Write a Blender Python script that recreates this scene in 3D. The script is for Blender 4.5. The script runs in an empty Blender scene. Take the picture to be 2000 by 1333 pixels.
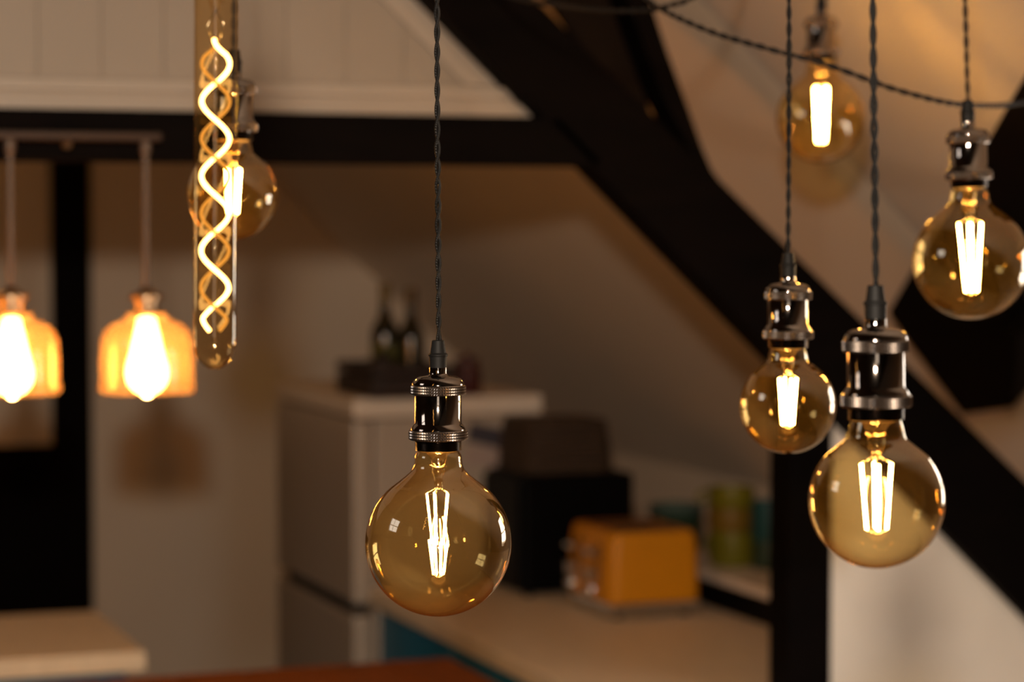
import bpy, bmesh, math, random
from mathutils import Vector, Matrix
random.seed(7)
SC = bpy.context.scene
COL = SC.collection

# ------------------------------------------------------------------ camera
FPX = 85.0 / 36.0 * 2000.0                    # focal length in pixels of a 2000 px wide frame
YAW = math.radians(20.0)                      # camera looks 20 degrees right of the room's long axis (+Y)
TILT = math.atan(216.5 / FPX)                 # slightly downwards, horizon at pixel row 450
EYE = Vector((0.0, 0.0, 1.70))
F = Vector((math.sin(YAW) * math.cos(TILT), math.cos(YAW) * math.cos(TILT), -math.sin(TILT)))
R = Vector((math.cos(YAW), -math.sin(YAW), 0.0))
U = R.cross(F)
cam = bpy.data.cameras.new('camera')
cam.lens = 85.0; cam.sensor_width = 36.0; cam.sensor_fit = 'HORIZONTAL'
cam.clip_start = 0.02; cam.clip_end = 60
cam.dof.use_dof = True
cam.dof.focus_distance = 1.98
cam.dof.aperture_fstop = 4.3
co = bpy.data.objects.new('camera', cam); COL.objects.link(co)
co.matrix_world = Matrix(((R.x, U.x, -F.x, EYE.x), (R.y, U.y, -F.y, EYE.y), (R.z, U.z, -F.z, EYE.z), (0, 0, 0, 1)))
SC.camera = co

# ------------------------------------------------------------------ world, big lights, exposure
w = bpy.data.worlds.new('world'); SC.world = w; w.use_nodes = True
w.node_tree.nodes['Background'].inputs[0].default_value = (0.62, 0.74, 1.0, 1)
w.node_tree.nodes['Background'].inputs[1].default_value = 0.6

# the photographer's flash, a hand's breadth above the camera
fl = bpy.data.lights.new('camera_flash', 'SPOT'); fl.energy = 235; fl.color = (1.0, 0.82, 0.645)
fl.spot_size = math.radians(78); fl.spot_blend = 0.6; fl.shadow_soft_size = 0.045
flo = bpy.data.objects.new('camera_flash', fl); COL.objects.link(flo)
flo.location = EYE + Vector((0, 0, 0.29)) - R * 0.04
flo.rotation_euler = F.to_track_quat('-Z', 'Y').to_euler()
# daylight entering by the skylight in the left roof slope
sk = bpy.data.lights.new('skylight_daylight', 'AREA'); sk.shape = 'RECTANGLE'; sk.size = 0.80; sk.size_y = 1.00
sk.energy = 10; sk.color = (1.0, 0.92, 0.80)
sko = bpy.data.objects.new('skylight_daylight', sk); COL.objects.link(sko)

# added warm fill light for the kitchen, no fixture, unseen above the tie beam
kl = bpy.data.lights.new('kitchen_ceiling_lamp', 'POINT'); kl.energy = 4.5; kl.color = (1.0, 0.44, 0.09); kl.shadow_soft_size = 0.10
klo = bpy.data.objects.new('kitchen_ceiling_lamp', kl); COL.objects.link(klo); klo.location = (0.55, 5.35, 2.35)

SC.view_settings.view_transform = 'Standard'
SC.view_settings.look = 'None'
SC.view_settings.gamma = 1.0
SC.view_settings.exposure = 0.0
SC.view_settings.use_curve_mapping = False

# ------------------------------------------------------------------ pixel helpers
def ray(px, py):
    return F + R * ((px - 1000.0) / FPX) - U * ((py - 666.5) / FPX)
def at(px, py, d):                            # point at depth d along the camera axis
    return EYE + ray(px, py) * d
def hit(px, py, axis, val):                   # point where the pixel's ray meets an axis-aligned plane
    r = ray(px, py); i = 'XYZ'.index(axis)
    return EYE + r * ((val - EYE[i]) / r[i])

# ------------------------------------------------------------------ materials
def new_mat(name):
    m = bpy.data.materials.new(name); m.use_nodes = True
    nt = m.node_tree; nt.nodes.clear()
    out = nt.nodes.new('ShaderNodeOutputMaterial')
    return m, nt, out
def pbr(name, col, rough=0.6, metal=0.0, vary=0.0, scale=8.0, stretch=(1, 1, 1), bump=0.0, bscale=60.0, coat=0.0, spec=0.5):
    m, nt, out = new_mat(name); N = nt.nodes; L = nt.links
    b = N.new('ShaderNodeBsdfPrincipled'); L.new(b.outputs[0], out.inputs[0])
    b.inputs['Base Color'].default_value = (*col, 1); b.inputs['Roughness'].default_value = rough
    b.inputs['Metallic'].default_value = metal; b.inputs['Specular IOR Level'].default_value = spec
    if coat: b.inputs['Coat Weight'].default_value = coat
    if vary or bump:
        tc = N.new('ShaderNodeTexCoord'); mp = N.new('ShaderNodeMapping'); L.new(tc.outputs['Object'], mp.inputs[0])
        mp.inputs['Scale'].default_value = stretch
    if vary:
        n = N.new('ShaderNodeTexNoise'); n.inputs['Scale'].default_value = scale; n.inputs['Detail'].default_value = 5
        L.new(mp.outputs[0], n.inputs['Vector'])
        r = N.new('ShaderNodeValToRGB'); r.color_ramp.elements[0].position = 0.3; r.color_ramp.elements[1].position = 0.7
        r.color_ramp.elements[0].color = (*[c * (1 - vary) for c in col], 1)
        r.color_ramp.elements[1].color = (*[min(1, c * (1 + vary)) for c in col], 1)
        L.new(n.outputs[0], r.inputs[0]); L.new(r.outputs[0], b.inputs['Base Color'])
    if bump:
        n2 = N.new('ShaderNodeTexNoise'); n2.inputs['Scale'].default_value = bscale; n2.inputs['Detail'].default_value = 4
        L.new(mp.outputs[0], n2.inputs['Vector'])
        bp = N.new('ShaderNodeBump'); bp.inputs['Strength'].default_value = bump; bp.inputs['Distance'].default_value = 0.004
        L.new(n2.outputs[0], bp.inputs['Height']); L.new(bp.outputs[0], b.inputs['Normal'])
    return m
def emit(name, col, strength):
    m, nt, out = new_mat(name)
    e = nt.nodes.new('ShaderNodeEmission'); e.inputs[0].default_value = (*col, 1); e.inputs[1].default_value = strength
    nt.links.new(e.outputs[0], out.inputs[0]); return m
def thin_glass(name, face, edge, refl0, refl1, power=3.5, haze=0.0, hazecol=(1, .6, .2), rough=0.0, gcol=(1, 1, 1)):
    """Thin blown glass: tinted see-through wall whose reflection and tint grow towards grazing angles."""
    m, nt, out = new_mat(name); N = nt.nodes; L = nt.links
    lw = N.new('ShaderNodeLayerWeight'); lw.inputs[0].default_value = 0.5
    pw = N.new('ShaderNodeMath'); pw.operation = 'POWER'; L.new(lw.outputs['Facing'], pw.inputs[0]); pw.inputs[1].default_value = power
    mc = N.new('ShaderNodeMix'); mc.data_type = 'RGBA'
    mc.inputs[6].default_value = (*face, 1); mc.inputs[7].default_value = (*edge, 1)
    L.new(pw.outputs[0], mc.inputs[0])
    tr = N.new('ShaderNodeBsdfTransparent'); L.new(mc.outputs[2], tr.inputs[0])
    base = tr.outputs[0]
    if haze:
        tl = N.new('ShaderNodeBsdfTranslucent'); tl.inputs[0].default_value = (*hazecol, 1)
        mh = N.new('ShaderNodeMixShader'); mh.inputs[0].default_value = haze
        L.new(base, mh.inputs[1]); L.new(tl.outputs[0], mh.inputs[2]); base = mh.outputs[0]
    gl = N.new('ShaderNodeBsdfGlossy'); gl.inputs[0].default_value = (*gcol, 1); gl.inputs['Roughness'].default_value = rough
    mr = N.new('ShaderNodeMapRange'); mr.inputs[3].default_value = refl0; mr.inputs[4].default_value = refl1
    L.new(pw.outputs[0], mr.inputs[0])
    mx = N.new('ShaderNodeMixShader'); L.new(mr.outputs[0], mx.inputs[0]); L.new(base, mx.inputs[1]); L.new(gl.outputs[0], mx.inputs[2])
    L.new(mx.outputs[0], out.inputs[0]); return m

M = {}
M['timber'] = pbr('dark_stained_timber', (0.0026, 0.0013, 0.0010), 0.7, vary=0.35, scale=9, stretch=(1, 1, 5), bump=0.2, bscale=40, spec=0.06)
M['timber2'] = pbr('brown_stained_board', (0.009, 0.0042, 0.002), 0.7, vary=0.3, scale=12, bump=0.2, spec=0.1)
M['cream_board'] = pbr('cream_painted_board', (0.37, 0.30, 0.235), 0.55, vary=0.05, scale=3, bump=0.06, bscale=90)
M['ceramic'] = pbr('white_ceramic', (0.82, 0.74, 0.62), 0.35, vary=0.03)
M['cream_trim'] = pbr('cream_painted_trim', (0.47, 0.385, 0.31), 0.45, vary=0.03, scale=4)
M['plaster'] = pbr('white_rough_plaster', (0.90, 0.83, 0.74), 0.85, vary=0.05, scale=5, bump=0.25, bscale=28)
M['wall'] = pbr('offwhite_wall_paint', (0.78, 0.665, 0.54), 0.85, vary=0.04, scale=1.5, bump=0.08, bscale=50)
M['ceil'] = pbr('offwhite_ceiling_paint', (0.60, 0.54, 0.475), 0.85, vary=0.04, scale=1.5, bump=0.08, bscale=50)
M['darkwall'] = pbr('dark_brown_panelling', (0.045, 0.026, 0.016), 0.6, vary=0.3, scale=5, stretch=(6, 6, 1))
M['brownceil'] = pbr('brown_boarded_ceiling', (0.10, 0.065, 0.042), 0.6, vary=0.3, scale=5, stretch=(6, 1, 6))
M['kceil'] = pbr('white_kitchen_ceiling_paint', (0.86, 0.76, 0.64), 0.85, vary=0.04, scale=1.5, bump=0.08, bscale=50)  # same slope as the near ceiling, colour lightened where the flash only grazes
M['floor'] = pbr('brown_floor_boards', (0.10, 0.055, 0.03), 0.5, vary=0.3, scale=6, stretch=(8, 1, 1))
M['worktop'] = pbr('pale_laminate_worktop', (0.76, 0.63, 0.46), 0.42, vary=0.06, scale=10, stretch=(6, 1, 1))
M['teal'] = pbr('teal_painted_cabinet', (0.010, 0.15, 0.27), 0.45, vary=0.06, scale=5)
M['tablewood'] = pbr('red_brown_table_wood', (0.15, 0.038, 0.005), 0.6, spec=0.15, vary=0.45, scale=14, stretch=(1.2, 12, 4), bump=0.15, bscale=30)
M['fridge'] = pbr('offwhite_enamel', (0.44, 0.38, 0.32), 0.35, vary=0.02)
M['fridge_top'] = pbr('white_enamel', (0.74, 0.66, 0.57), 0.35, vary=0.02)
M['gap'] = pbr('dark_rubber_gap', (0.012, 0.011, 0.010), 0.7, vary=0.1)
M['black'] = pbr('black_plastic', (0.002, 0.002, 0.0022), 0.45, vary=0.1, spec=0.06)
M['rubber'] = pbr('black_rubber', (0.007, 0.0065, 0.006), 0.6, vary=0.1, spec=0.25)
M['nickel'] = pbr('polished_black_nickel', (0.31, 0.26, 0.225), 0.06, 1.0, vary=0.03, scale=30)
M['knurl'] = pbr('knurled_nickel', (0.42, 0.35, 0.30), 0.24, 1.0, vary=0.05, scale=40)
M['darknickel'] = pbr('dark_nickel_thread', (0.10, 0.08, 0.068), 0.2, 1.0, vary=0.03, scale=30)
M['chrome'] = pbr('chrome', (0.6, 0.58, 0.55), 0.15, 1.0, vary=0.02)
M['copper'] = pbr('aged_copper_bar', (0.045, 0.018, 0.006), 0.5, 0.2, vary=0.1, scale=20)
M['brass'] = pbr('brushed_brass', (0.50, 0.34, 0.20), 0.32, 1.0, vary=0.06, scale=20)
M['rod'] = pbr('warm_grey_metal_rod', (0.13, 0.085, 0.058), 0.45, 0.2, vary=0.05)
M['yellow'] = pbr('mustard_yellow_enamel', (0.56, 0.22, 0.004), 0.42, vary=0.05, spec=0.3)
M['wicker'] = pbr('brown_wicker', (0.042, 0.024, 0.013), 0.75, vary=0.4, scale=60, bump=0.5, bscale=120)
M['bottle'] = pbr('dark_bottle_glass', (0.010, 0.009, 0.003), 0.12, vary=0.1)
M['foil'] = pbr('olive_gold_foil', (0.11, 0.070, 0.010), 0.4, 0.5, vary=0.1)
M['paperlabel'] = pbr('olive_paper_label', (0.10, 0.09, 0.015), 0.7, vary=0.2)
M['darkred'] = pbr('dark_red_wood', (0.016, 0.005, 0.003), 0.55, vary=0.3, scale=20)
M['redglaze'] = pbr('dark_red_glaze', (0.06, 0.012, 0.012), 0.35, vary=0.1)
M['dgreen'] = pbr('dark_green_glaze', (0.020, 0.045, 0.028), 0.35, vary=0.15)
M['greyteal'] = pbr('grey_teal_glaze', (0.060, 0.100, 0.090), 0.35, vary=0.1)
M['ygreen'] = pbr('yellow_green_glaze', (0.15, 0.135, 0.008), 0.35, vary=0.1)
M['mustard'] = pbr('mustard_glaze', (0.16, 0.095, 0.012), 0.35, vary=0.1)
M['tealglaze'] = pbr('teal_glaze', (0.008, 0.060, 0.065), 0.3, vary=0.1)
M['pinkpaper'] = pbr('pale_pink_paper', (0.42, 0.33, 0.30), 0.8, vary=0.05)
M['darkpaper'] = pbr('dark_violet_paper', (0.050, 0.045, 0.065), 0.7, vary=0.1)
M['white'] = pbr('white_appliance', (0.72, 0.70, 0.66), 0.35, vary=0.02)
M['amber'] = thin_glass('amber_bulb_glass', (0.98, 0.865, 0.57), (0.36, 0.16, 0.03), 0.125, 0.92, 3.2, haze=0.0048, hazecol=(1.0, 0.63, 0.15), gcol=(1.0, 0.90, 0.74))
M['tubeglass'] = thin_glass('pale_amber_tube_glass', (0.95, 0.82, 0.60), (0.55, 0.36, 0.14), 0.06, 0.65, 3.0, haze=0.002, hazecol=(1.0, 0.68, 0.28), gcol=(1.0, 0.93, 0.82))
M['stem'] = thin_glass('clear_stem_glass', (0.97, 0.92, 0.82), (0.62, 0.48, 0.30), 0.10, 0.7, 2.4, haze=0.004, hazecol=(1, .78, .45))
M['rodglass'] = thin_glass('clear_rod_glass', (0.97, 0.92, 0.84), (0.7, 0.6, 0.45), 0.012, 0.08, 2.6)
M['shade'] = thin_glass('amber_lampshade_glass', (0.88, 0.72, 0.50), (0.6, 0.40, 0.2), 0.04, 0.30, 3.0, haze=0.065, hazecol=(1.0, 0.68, 0.42), rough=0.08)
M['pane'] = thin_glass('window_pane', (0.97, 0.98, 1.0), (0.7, 0.75, 0.8), 0.04, 0.7)
M['sky_pane'] = emit('bright_overcast_sky_in_window', (1.0, 0.90, 0.76), 1.8)  # glow of the added rear window, put in for reflections on the sockets
M['sky_pane_bright'] = emit('bright_sky_in_roof_window', (1.0, 0.91, 0.80), 10.0)
M['fil'] = emit('glowing_filament', (1.0, 0.52, 0.14), 195.0)
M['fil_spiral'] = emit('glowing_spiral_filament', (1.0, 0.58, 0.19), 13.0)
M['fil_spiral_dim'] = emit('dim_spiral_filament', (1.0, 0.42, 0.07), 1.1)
M['lampglow'] = emit('glowing_lamp_bulb', (1.0, 0.54, 0.18), 68.0)

# braided cord: fine woven bump along the strand
def cord_mat():
    m, nt, out = new_mat('black_braided_fabric'); N = nt.nodes; L = nt.links
    b = N.new('ShaderNodeBsdfPrincipled'); L.new(b.outputs[0], out.inputs[0])
    b.inputs['Base Color'].default_value = (0.0055, 0.0047, 0.0042, 1); b.inputs['Roughness'].default_value = 0.55; b.inputs['Specular IOR Level'].default_value = 0.35
    tc = N.new('ShaderNodeTexCoord'); wv = N.new('ShaderNodeTexWave'); wv.bands_direction = 'DIAGONAL'
    wv.inputs['Scale'].default_value = 380; L.new(tc.outputs['Object'], wv.inputs[0])
    bp = N.new('ShaderNodeBump'); bp.inputs['Strength'].default_value = 0.6; bp.inputs['Distance'].default_value = 0.0006
    L.new(wv.outputs[1], bp.inputs['Height']); L.new(bp.outputs[0], b.inputs['Normal']); return m
M['cord'] = cord_mat()

# ------------------------------------------------------------------ mesh helpers
def link(name, me, mat, parent=None, loc=(0, 0, 0)):
    o = bpy.data.objects.new(name, me); COL.objects.link(o)
    if mat is not None and not me.materials: me.materials.append(M[mat] if isinstance(mat, str) else mat)
    o.location = loc
    if parent: o.parent = parent
    return o
def mesh(name, vs, fs, smooth=True):
    me = bpy.data.meshes.new(name); me.from_pydata([tuple(v) for v in vs], [], fs); me.update()
    if smooth: me.polygons.foreach_set('use_smooth', [True] * len(me.polygons))
    return me
def sharp(me, deg=35):
    bm = bmesh.new(); bm.from_mesh(me); a = math.radians(deg)
    for e in bm.edges:
        if len(e.link_faces) == 2 and e.calc_face_angle(0) > a: e.smooth = False
    bm.to_mesh(me); bm.free(); return me
def lathe(name, prof, seg=48, crisp=True):
    vs, fs, rings = [], [], []
    for r, z in prof:
        if r < 1e-6: rings.append([len(vs)]); vs.append((0, 0, z))
        else:
            rings.append(list(range(len(vs), len(vs) + seg)))
            vs += [(r * math.cos(2 * math.pi * k / seg), r * math.sin(2 * math.pi * k / seg), z) for k in range(seg)]
    for a, b in zip(rings[:-1], rings[1:]):
        for k in range(seg):
            k2 = (k + 1) % seg
            if len(a) == 1 and len(b) == 1: continue
            if len(a) == 1: fs.append((a[0], b[k], b[k2]))
            elif len(b) == 1: fs.append((a[k], b[0], a[k2]))
            else: fs.append((a[k], b[k], b[k2], a[k2]))
    me = mesh(name, vs, fs)
    bm = bmesh.new(); bm.from_mesh(me); bmesh.ops.recalc_face_normals(bm, faces=bm.faces); bm.to_mesh(me); bm.free()
    return sharp(me) if crisp else me
def spline(pts, n):                           # Catmull-Rom through points
    P = [Vector(p) for p in pts]; P = [P[0] * 2 - P[1]] + P + [P[-1] * 2 - P[-2]]
    out = []
    for i in range(1, len(P) - 2):
        for k in range(n):
            t = k / n; a, b, c, d = P[i - 1:i + 3]
            out.append(0.5 * (2 * b + (c - a) * t + (2 * a - 5 * b + 4 * c - d) * t * t + (3 * b - a - 3 * c + d) * t ** 3))
    return out + [P[-2]]
def tube(name, path, rad, seg=8, smooth=True):
    path = [Vector(p) for p in path]; vs, fs = [], []
    n = len(path); prev = None
    for i, p in enumerate(path):
        t = (path[min(i + 1, n - 1)] - path[max(i - 1, 0)]).normalized()
        if prev is None:
            a = Vector((1, 0, 0)) if abs(t.x) < 0.8 else Vector((0, 1, 0)); u = (a - t * a.dot(t)).normalized()
        else: u = (prev - t * prev.dot(t)).normalized()
        prev = u; v = t.cross(u); r = rad[i] if isinstance(rad, (list, tuple)) else rad
        vs += [p + (u * math.cos(2 * math.pi * k / seg) + v * math.sin(2 * math.pi * k / seg)) * r for k in range(seg)]
    for i in range(n - 1):
        for k in range(seg):
            k2 = (k + 1) % seg; fs.append((i * seg + k, i * seg + k2, (i + 1) * seg + k2, (i + 1) * seg + k))
    fs.append(tuple(range(seg))[::-1]); fs.append(tuple((n - 1) * seg + k for k in range(seg)))
    return mesh(name, vs, fs, smooth)
def box_me(name, x0, x1, y0, y1, z0, z1, bev=0.003, seg=2):
    bm = bmesh.new(); bmesh.ops.create_cube(bm, size=1.0)
    for v in bm.verts:
        v.co = Vector(((x0 + x1) / 2 + v.co.x * (x1 - x0), (y0 + y1) / 2 + v.co.y * (y1 - y0), (z0 + z1) / 2 + v.co.z * (z1 - z0)))
    if bev: bmesh.ops.bevel(bm, geom=list(bm.edges), offset=bev, segments=seg, affect='EDGES', profile=0.6)
    me = bpy.data.meshes.new(name); bm.to_mesh(me); bm.free(); return me
def prism_me(name, poly, y0, y1, bev=0.004):  # polygon of (x, z) pushed through y0..y1
    bm = bmesh.new(); a = [bm.verts.new((x, y0, z)) for x, z in poly]; b = [bm.verts.new((x, y1, z)) for x, z in poly]
    n = len(poly); bm.faces.new(a); bm.faces.new(b[::-1])
    for i in range(n): bm.faces.new((a[i], b[i], b[(i + 1) % n], a[(i + 1) % n]))
    bmesh.ops.recalc_face_normals(bm, faces=bm.faces)
    if bev: bmesh.ops.bevel(bm, geom=list(bm.edges), offset=bev, segments=2, affect='EDGES', profile=0.6)
    me = bpy.data.meshes.new(name); bm.to_mesh(me); bm.free(); return me
def tag(o, label, cat, group=None):
    o['label'] = label; o['category'] = cat
    if group: o['group'] = group
    return o
def struct(o, label=None, cat=None):
    o['kind'] = 'structure'
    if label: o['label'] = label
    if cat: o['category'] = cat
    return o
def thing(name, loc, label, cat, group=None, rot=(0, 0, 0)):
    o = bpy.data.objects.new(name, None); COL.objects.link(o); o.location = loc; o.rotation_euler = rot
    o.empty_display_size = 0.05; return tag(o, label, cat, group)
def tbox(name, mat, parent, x0, x1, y0, y1, z0, z1, bev=0.003):   # world box as child of an unrotated thing
    l = parent.matrix_world.translation if False else Vector(WORLD[parent.name])
    return link(name, box_me(name, x0 - l.x, x1 - l.x, y0 - l.y, y1 - l.y, z0 - l.z, z1 - l.z, bev), mat, parent)
WORLD = {}
def root(name, loc, label, cat, group=None):
    o = thing(name, loc, label, cat, group); WORLD[o.name] = tuple(loc); return o

# ------------------------------------------------------------------ room shell
SLOPE = 0.945
CSUM = 3.65                                   # right roof slope: z + 0.945 x = 3.65
YG, YR = 7.40, -2.60                          # gable wall behind the kitchen, wall behind the camera
RIDGE = -0.20; ZR = CSUM - SLOPE * RIDGE
XK = 2.77; ZK = CSUM - SLOPE * XK             # knee wall
XL = -2.40; ZL = ZR - SLOPE * (RIDGE - XL)
struct(link('floor', box_me('floor', XL - .1, XK + .1, YR - .1, YG + .1, -0.06, 0.0, 0), 'floor'), 'brown boarded floor of the attic kitchen', 'floor')
gable = [(XL, 0), (XK, 0), (XK, ZK), (RIDGE, ZR), (XL, ZL)]
struct(link('wall_gable', prism_me('wall_gable', gable, YG, YG + 0.12, 0), 'wall'), 'plain off-white gable wall at the back of the kitchen', 'wall')
struct(link('wall_rear', prism_me('wall_rear', gable, YR - 0.12, YR, 0), 'darkwall'), 'dark brown panelled wall behind the viewer', 'wall')
struct(link('wall_right', box_me('wall_right', XK, XK + .1, YR, YG, 0, ZK, 0), 'wall'), 'low off-white knee wall behind the counter ledge', 'wall')
struct(link('wall_left', box_me('wall_left', XL - .1, XL, YR, YG, 0, ZL, 0), 'darkwall'), 'dark brown panelled left side wall', 'wall')
def slab(name, p0, p1, y0, y1, th=0.08):      # roof slope strip from (x,z) p0 to p1
    d = Vector((p1[0] - p0[0], 0, p1[1] - p0[1])).normalized(); n = Vector((-d.z, 0, d.x))
    if n.z < 0: n = -n
    q = [(p0[0], p0[1]), (p1[0], p1[1]), (p1[0] + n.x * th, p1[1] + n.z * th), (p0[0] + n.x * th, p0[1] + n.z * th)]
    return prism_me(name, q, y0, y1, 0)
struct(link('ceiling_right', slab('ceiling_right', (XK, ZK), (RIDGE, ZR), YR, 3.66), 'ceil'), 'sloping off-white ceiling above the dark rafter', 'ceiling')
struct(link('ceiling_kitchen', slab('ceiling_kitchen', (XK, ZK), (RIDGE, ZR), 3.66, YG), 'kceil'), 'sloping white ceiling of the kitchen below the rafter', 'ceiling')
# left slope with a skylight opening
SX0, SX1, SY0, SY1 = -2.02, -1.42, 1.95, 2.85
zl = lambda x: ZR - SLOPE * (RIDGE - x)
me = slab('cl', (RIDGE, ZR), (SX1, zl(SX1)), YR, YG)
cl = struct(link('ceiling_left', me, 'brownceil'), 'sloping brown left ceiling with a skylight', 'ceiling')
for (a, b, c, d) in ((SX0, XL, YR, YG), (SX1, SX0, YR, SY0), (SX1, SX0, SY1, YG)):
    link('ceiling_panel', slab('ceiling_panel', (a, zl(a)), (b, zl(b)), c, d), 'brownceil', cl)
sl = Vector((SX1 - SX0, 0, zl(SX1) - zl(SX0))); slen = sl.length; sdir = sl.normalized()
snor = Vector((sdir.z, 0, -sdir.x))           # points down into the room
wc = Vector(((SX0 + SX1) / 2, (SY0 + SY1) / 2, (zl(SX0) + zl(SX1)) / 2)) - snor * 0.03
win = bpy.data.objects.new('window_1', None); COL.objects.link(win); struct(win, 'roof skylight with a cross of glazing bars', 'window')
win.matrix_world = Matrix(((0, sdir.x, -snor.x, wc.x), (1, 0, 0, wc.y), (0, sdir.z, -snor.z, wc.z), (0, 0, 0, 1)))
hw, hl = (SY1 - SY0) / 2, slen / 2
for (x0, x1, y0, y1) in ((-hw, hw, hl - .05, hl), (-hw, hw, -hl, -hl + .05), (-hw, -hw + .05, -hl, hl), (hw - .05, hw, -hl, hl)):
    link('window_frame', box_me('window_frame', x0, x1, y0, y1, -.03, .03, .004), 'cream_trim', win)
link('glazing_bar', box_me('glazing_bar', -.014, .014, -hl, hl, -.02, .02, .003), 'cream_trim', win)
link('glazing_bar', box_me('glazing_bar', -hw, hw, -.014, .014, -.02, .02, .003), 'cream_trim', win)
link('window_pane', box_me('window_pane', -hw + .04, hw - .04, -hl + .04, hl - .04, -.001, .001, 0), 'pane', win)
sko.location = wc - snor * 0.25
sko.rotation_euler = snor.to_track_quat('-Z', 'Y').to_euler()

# a second skylight low in the right slope, and an added glowing window behind the viewer for reflections
def bright_window(name, label, c, ex, ey, nor, w_, h_, bars, pane='sky_pane'):
    o = bpy.data.objects.new(name, None); COL.objects.link(o); struct(o, label, 'window')
    o.matrix_world = Matrix(((ex.x, ey.x, nor.x, c.x), (ex.y, ey.y, nor.y, c.y), (ex.z, ey.z, nor.z, c.z), (0, 0, 0, 1)))
    a, b = w_ / 2, h_ / 2
    for (x0, x1, y0, y1) in ((-a, a, b - .05, b), (-a, a, -b, -b + .05), (-a, -a + .05, -b + .05, b - .05), (a - .05, a, -b + .05, b - .05)):
        link('window_frame', box_me('window_frame', x0, x1, y0, y1, 0, .05, .004), 'cream_trim', o)
    for k in range(1, bars[0]): link('glazing_bar', box_me('glazing_bar', -a + w_ * k / bars[0] - .011, -a + w_ * k / bars[0] + .011, -b + .05, b - .05, .006, .032, .003), 'cream_trim', o)
    for k in range(1, bars[1]): link('glazing_bar', box_me('glazing_bar', -a + .05, a - .05, -b + h_ * k / bars[1] - .011, -b + h_ * k / bars[1] + .011, .006, .030, .003), 'cream_trim', o)
    link('window_pane', box_me('window_pane', -a + .045, a - .045, -b + .045, b - .045, .001, .004, 0), pane, o)
rs = Vector((-1, 0, SLOPE)).normalized(); rn = Vector((-SLOPE, 0, -1)).normalized()
bright_window('window_2', 'skylight low in the right roof slope', Vector((2.22, 2.45, CSUM - SLOPE * 2.22)), Vector((0, 1, 0)), rs, rn, .55, .80, (1, 2), 'sky_pane_bright')
bright_window('window_3', 'window in the wall behind the viewer', Vector((-.9, YR, 1.55)), Vector((-1, 0, 0)), Vector((0, 0, 1)), Vector((0, 1, 0)), .9, 1.2, (2, 3))

# ------------------------------------------------------------------ roof truss
YF, YB = 3.62, 3.70                           # front and back of the truss timbers
def xz(px, py, y): p = hit(px, py, 'Y', y); return (p.x, p.z)
def extend(a, b, x):                          # straight line a-b at abscissa x
    return (x, a[1] + (b[1] - a[1]) * (x - a[0]) / (b[0] - a[0]))
lo0, lo1 = xz(800, 0, YB), xz(1990, 1222, YB)
up0, up1 = xz(1400, 345, YF), xz(2000, 935, YF)
XT, XB = 0.55, 2.58
rafter = [extend(lo0, lo1, XT), extend(lo0, lo1, XB), extend(up0, up1, XB), extend(up0, up1, XT)]
tag(link('rafter_beam', prism_me('rafter_beam', rafter, YF, YB, .006), 'timber'), 'thick black-brown diagonal rafter crossing the picture', 'beam')
zt = [hit(500, 219, 'Y', YF).z, hit(500, 321, 'Y', YB).z]
xt_end = lo0[0] + 0.32
tb = [(-0.55, zt[1]), (extend((lo0[1], lo0[0]), (lo1[1], lo1[0]), zt[1])[1] + .03, zt[1]), (extend((lo0[1], lo0[0]), (lo1[1], lo1[0]), zt[0])[1] + .03, zt[0]), (-0.55, zt[0])]
tag(link('tie_beam', prism_me('tie_beam', tb, YF, YB - .004, .004), 'timber'), 'horizontal black-brown tie beam above the two shaded lamps', 'beam')
# strut from the rafter up towards the roof, curved knee at its foot
st_r = [xz(*p, YF) for p in ((1272, 0), (1303, 95), (1340, 195), (1374, 290), (1392, 332), (1418, 368))]
st_l = [xz(*p, YB) for p in ((1188, 0), (1222, 95), (1262, 200), (1330, 330))]
v = Vector(st_r[0]) - Vector(st_r[1]); k = 0.35 / v.length
top_r = tuple(Vector(st_r[0]) + v * k); v2 = Vector(st_l[0]) - Vector(st_l[1]); top_l = tuple(Vector(st_l[0]) + v2 * (0.35 / v2.length))
tag(link('roof_strut', prism_me('roof_strut', [top_r] + st_r + st_l[::-1] + [top_l], YF + .002, YB - .002, .003), 'timber'), 'steep black-brown strut rising from the diagonal rafter', 'beam')
gus = [xz(*p, YB) for p in ((1030, -60), (1290, 300), (1262, 190), (1176, -60))]
tag(link('gusset_board', prism_me('gusset_board', gus, YB + .001, YB + .02, .001), 'timber2'), 'dim brown board filling the gap between rafter and strut', 'board')
# brace lying under the right roof slope, its blocky foot behind the rafter
def slope_hit(px, py, csum):
    r_ = ray(px, py); return EYE + r_ * ((csum - EYE.z - SLOPE * EYE.x) / (r_.z + SLOPE * r_.x))
bpts = [(2160, -125), (1733, 612), (1775, 672), (1880, 812), (1978, 798), (1984, 662), (1957, 640), (2010, 570), (2160, 315), (2330, 25)]
bm = bmesh.new(); cs = CSUM - .095; nrm = Vector((SLOPE, 0, 1)).normalized() * ((CSUM - .002 - cs) / math.hypot(SLOPE, 1))
fa = [bm.verts.new(slope_hit(x, y, cs)) for x, y in bpts]; fb = [bm.verts.new(v_.co + nrm) for v_ in fa]
bm.faces.new(fa); bm.faces.new(fb[::-1])
for k in range(len(fa)): bm.faces.new((fa[k], fb[k], fb[(k + 1) % len(fa)], fa[(k + 1) % len(fa)]))
bmesh.ops.recalc_face_normals(bm, faces=bm.faces); bmesh.ops.bevel(bm, geom=list(bm.edges), offset=.003, segments=2, affect='EDGES')
me = bpy.data.meshes.new('roof_brace'); bm.to_mesh(me); bm.free()
tag(link('roof_brace', me, 'timber'), 'black wooden brace with a blocky foot at the right edge', 'beam')
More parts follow.
